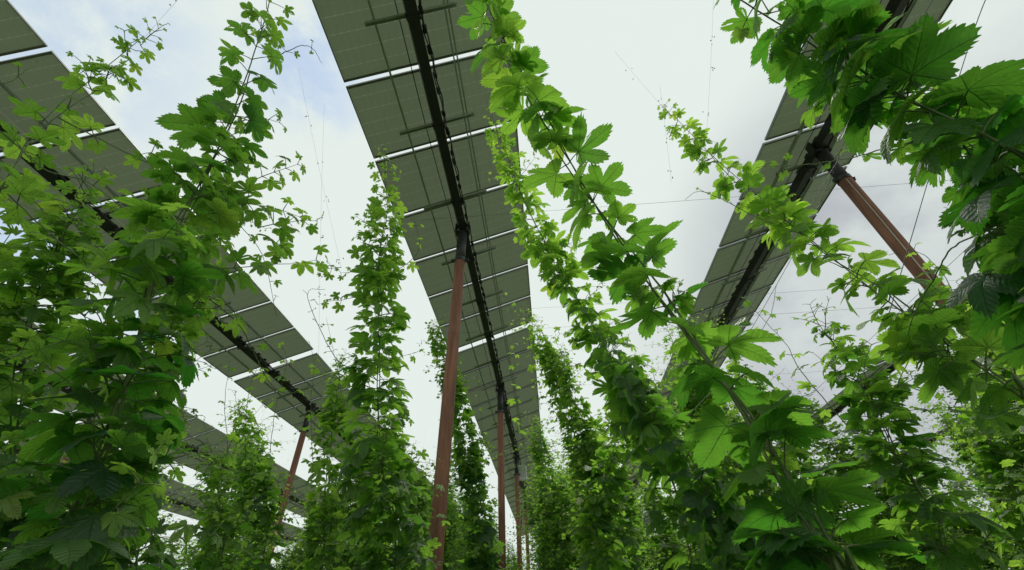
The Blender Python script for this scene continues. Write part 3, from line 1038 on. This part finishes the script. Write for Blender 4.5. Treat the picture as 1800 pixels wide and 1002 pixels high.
near_hop([(1290, 1010, 2.9), (1265, 880, 2.9), (1240, 760, 3.0), (1215, 670, 3.1), (1185, 600, 3.2)],
         'hop plant standing between the slender bright tipped one and the big slanting one', 29,
         (0.19, 0.12), (1.0, 0.3), lod='mid', gap=0.05, pet=0.13, shoots=0.9, slen=(0.2, 0.55), bare=1.0, double=0.8)
near_hop([(1060, 1010, 3.2), (1050, 900, 3.2), (1080, 790, 3.2), (1100, 720, 3.3), (1090, 640, 3.4)],
         'hop plant tucked low behind the slender bright tipped one, right of the pale box', 30,
         (0.19, 0.12), (1.0, 0.2), lod='mid', gap=0.05, pet=0.13, shoots=0.9, slen=(0.2, 0.55), bare=1.0, double=0.8)
near_hop([(730, 1010, 5.0), (728, 930, 5.0), (735, 860, 5.1), (715, 800, 5.2)],
         'low bushy hop plant between the upright one and the tall middle post', 31,
         (0.19, 0.12), (1.0, 0.3), lod='mid', gap=0.05, pet=0.13, shoots=1.0, slen=(0.2, 0.6), bare=1.0, double=0.8)
near_hop([(380, 1010, 3.4), (375, 920, 3.4), (385, 860, 3.5), (370, 800, 3.6)],
         'low dark hop plant right of the massive one, under the second left panels', 32,
         (0.18, 0.11), (1.0, 0.3), lod='mid', gap=0.048, pet=0.13, shoots=1.0, slen=(0.2, 0.6), bare=1.0, double=0.8)

near_hop([(2000, 620, 1.25), (1890, 450, 1.3), (1790, 330, 1.38), (1710, 265, 1.48), (1640, 225, 1.6)],
         'hop plant hanging in at the right edge under the upper right one', 33,
         (0.18, 0.165), (1.1, 0.8), gap=0.06, pet=0.10, shoots=0.15, slen=(0.08, 0.2), bare=1.5, double=0.5, droop=(5, 60), base=(1.7, 0.7, 0))
near_hop([(1850, 1010, 3.2), (1810, 860, 3.2), (1770, 720, 3.3), (1760, 600, 3.5), (1735, 500, 3.7)],
         'leafy hop plant right of the rust brown post, half under the right edge leaves', 34,
         (0.19, 0.12), (1.0, 0.15), lod='mid', gap=0.05, pet=0.13, shoots=0.9, slen=(0.25, 0.65), bare=1.0, double=0.8)

# ------------------------------------------------------------------ rows of hop plants behind
def bg_variant(seed, h, lod, dens, width):
    g = np.random.default_rng(seed)
    hop = Hop(seed, lod)
    lean = g.normal(size=2) * 0.12
    P = smooth_path([(0, 0, 0), (lean[0] * 0.3, lean[1] * 0.3, h * 0.35), (lean[0] * 0.8, lean[1] * 0.8, h * 0.7), (lean[0], lean[1], h)], 60, 0.03, seed)
    hop.bine(P, (0.17, 0.12), (1.0, 0.3), gap=0.06 / dens, pet=0.13 * width, shoots=1.0, slen=(0.15 * width, 0.75 * width), bare=0.4, sfade=0.5, double=0.9)
    P2 = smooth_path([(0.1, 0.1, 0), (0.22 + lean[0], -0.1, h * 0.4), (0.18, 0.1 + lean[1], h * 0.62), (0.3 * lean[0], 0.15, h * 0.82)], 60, 0.03, seed + 9)
    hop.bine(P2, (0.17, 0.12), (0.95, 0.35), gap=0.07 / dens, pet=0.12 * width, shoots=1.0, slen=(0.15 * width, 0.75 * width), bare=0.4, sfade=0.5, double=0.8)
    hop.string(P[-1], P[-1] + np.array([0.1 * lean[0], 0, 0.9]), 3)
    return hop.meshes('hop')


VAR = {'mid': [bg_variant(100 + i, h, 'mid', 1.0, 1.35) for i, h in enumerate((4.3, 4.6, 3.9))],
       'far': [bg_variant(200 + i, h, 'far', 1.0, 1.5) for i, h in enumerate((4.4, 4.7, 4.0, 4.2))]}
ROWS = [
    (-14.5, 6.0, 17, 1.7, 'hop plant in the farthest row on the left'),
    (-11.8, 5.5, 20, 1.4, 'hop plant in the far row on the left under the second panels'),
    (-9.2, 4.6, 23, 1.2, 'hop plant in the row left of the dark rusty post'),
    (-6.3, 4.2, 26, 1.1, 'hop plant in the row under the left panels, before the dark rusty post'),
    (-3.9, 4.3, 26, 1.0, 'hop plant in the row between the left and the middle panels'),
    (-2.75, 5.6, 22, 1.1, 'hop plant in the thin row between the upright plant and the middle posts'),
    (-1.95, 8.6, 30, 1.0, 'hop plant in the row just left of the middle posts'),
    (0.2, 7.6, 30, 1.0, 'hop plant in the row just right of the middle posts'),
    (0.95, 6.2, 30, 1.0, 'hop plant in the row beside the pale control box, one alley further right'),
    (2.5, 5.0, 29, 1.0, 'hop plant in the row between the middle and the right panels'),
    (4.4, 4.6, 27, 1.0, 'hop plant in the row under the right panels'),
    (6.4, 2.8, 24, 1.05, 'hop plant in the row just beyond the rust brown post'),
    (8.8, 3.0, 20, 1.2, 'hop plant in the far row on the right'),
    (11.4, 3.6, 17, 1.5, 'hop plant in the farthest row on the right'),
]
rr = np.random.default_rng(77)
for ri, (x, ya, yb, stp, lab) in enumerate(ROWS):
    y = ya
    first_of = True
    while y < yb:
        d = math.hypot(x, y)
        kind = 'mid' if d < 8.5 else 'far'
        me = VAR[kind][int(rr.integers(0, len(VAR[kind])))]
        root = empty('hop_plant', (x + rr.normal() * 0.16, y, 0), lab, 'hop plant', lab.replace('hop plant', 'hop plants', 1))
        s = rr.uniform(0.88, 1.06) * (0.84 if x < -3.5 else 1.0)
        root.scale = (s * rr.uniform(1.05, 1.5), s * rr.uniform(1.05, 1.5), s)
        root.rotation_euler = (rr.normal() * 0.03, rr.normal() * 0.03, rr.uniform(0, 6.28))
        for key in ('leaves', 'bine', 'twine'):
            if key == 'twine' and d > 12:
                continue
            obj(key, me[key], root)
        y += rr.uniform(0.85, 1.2) * stp
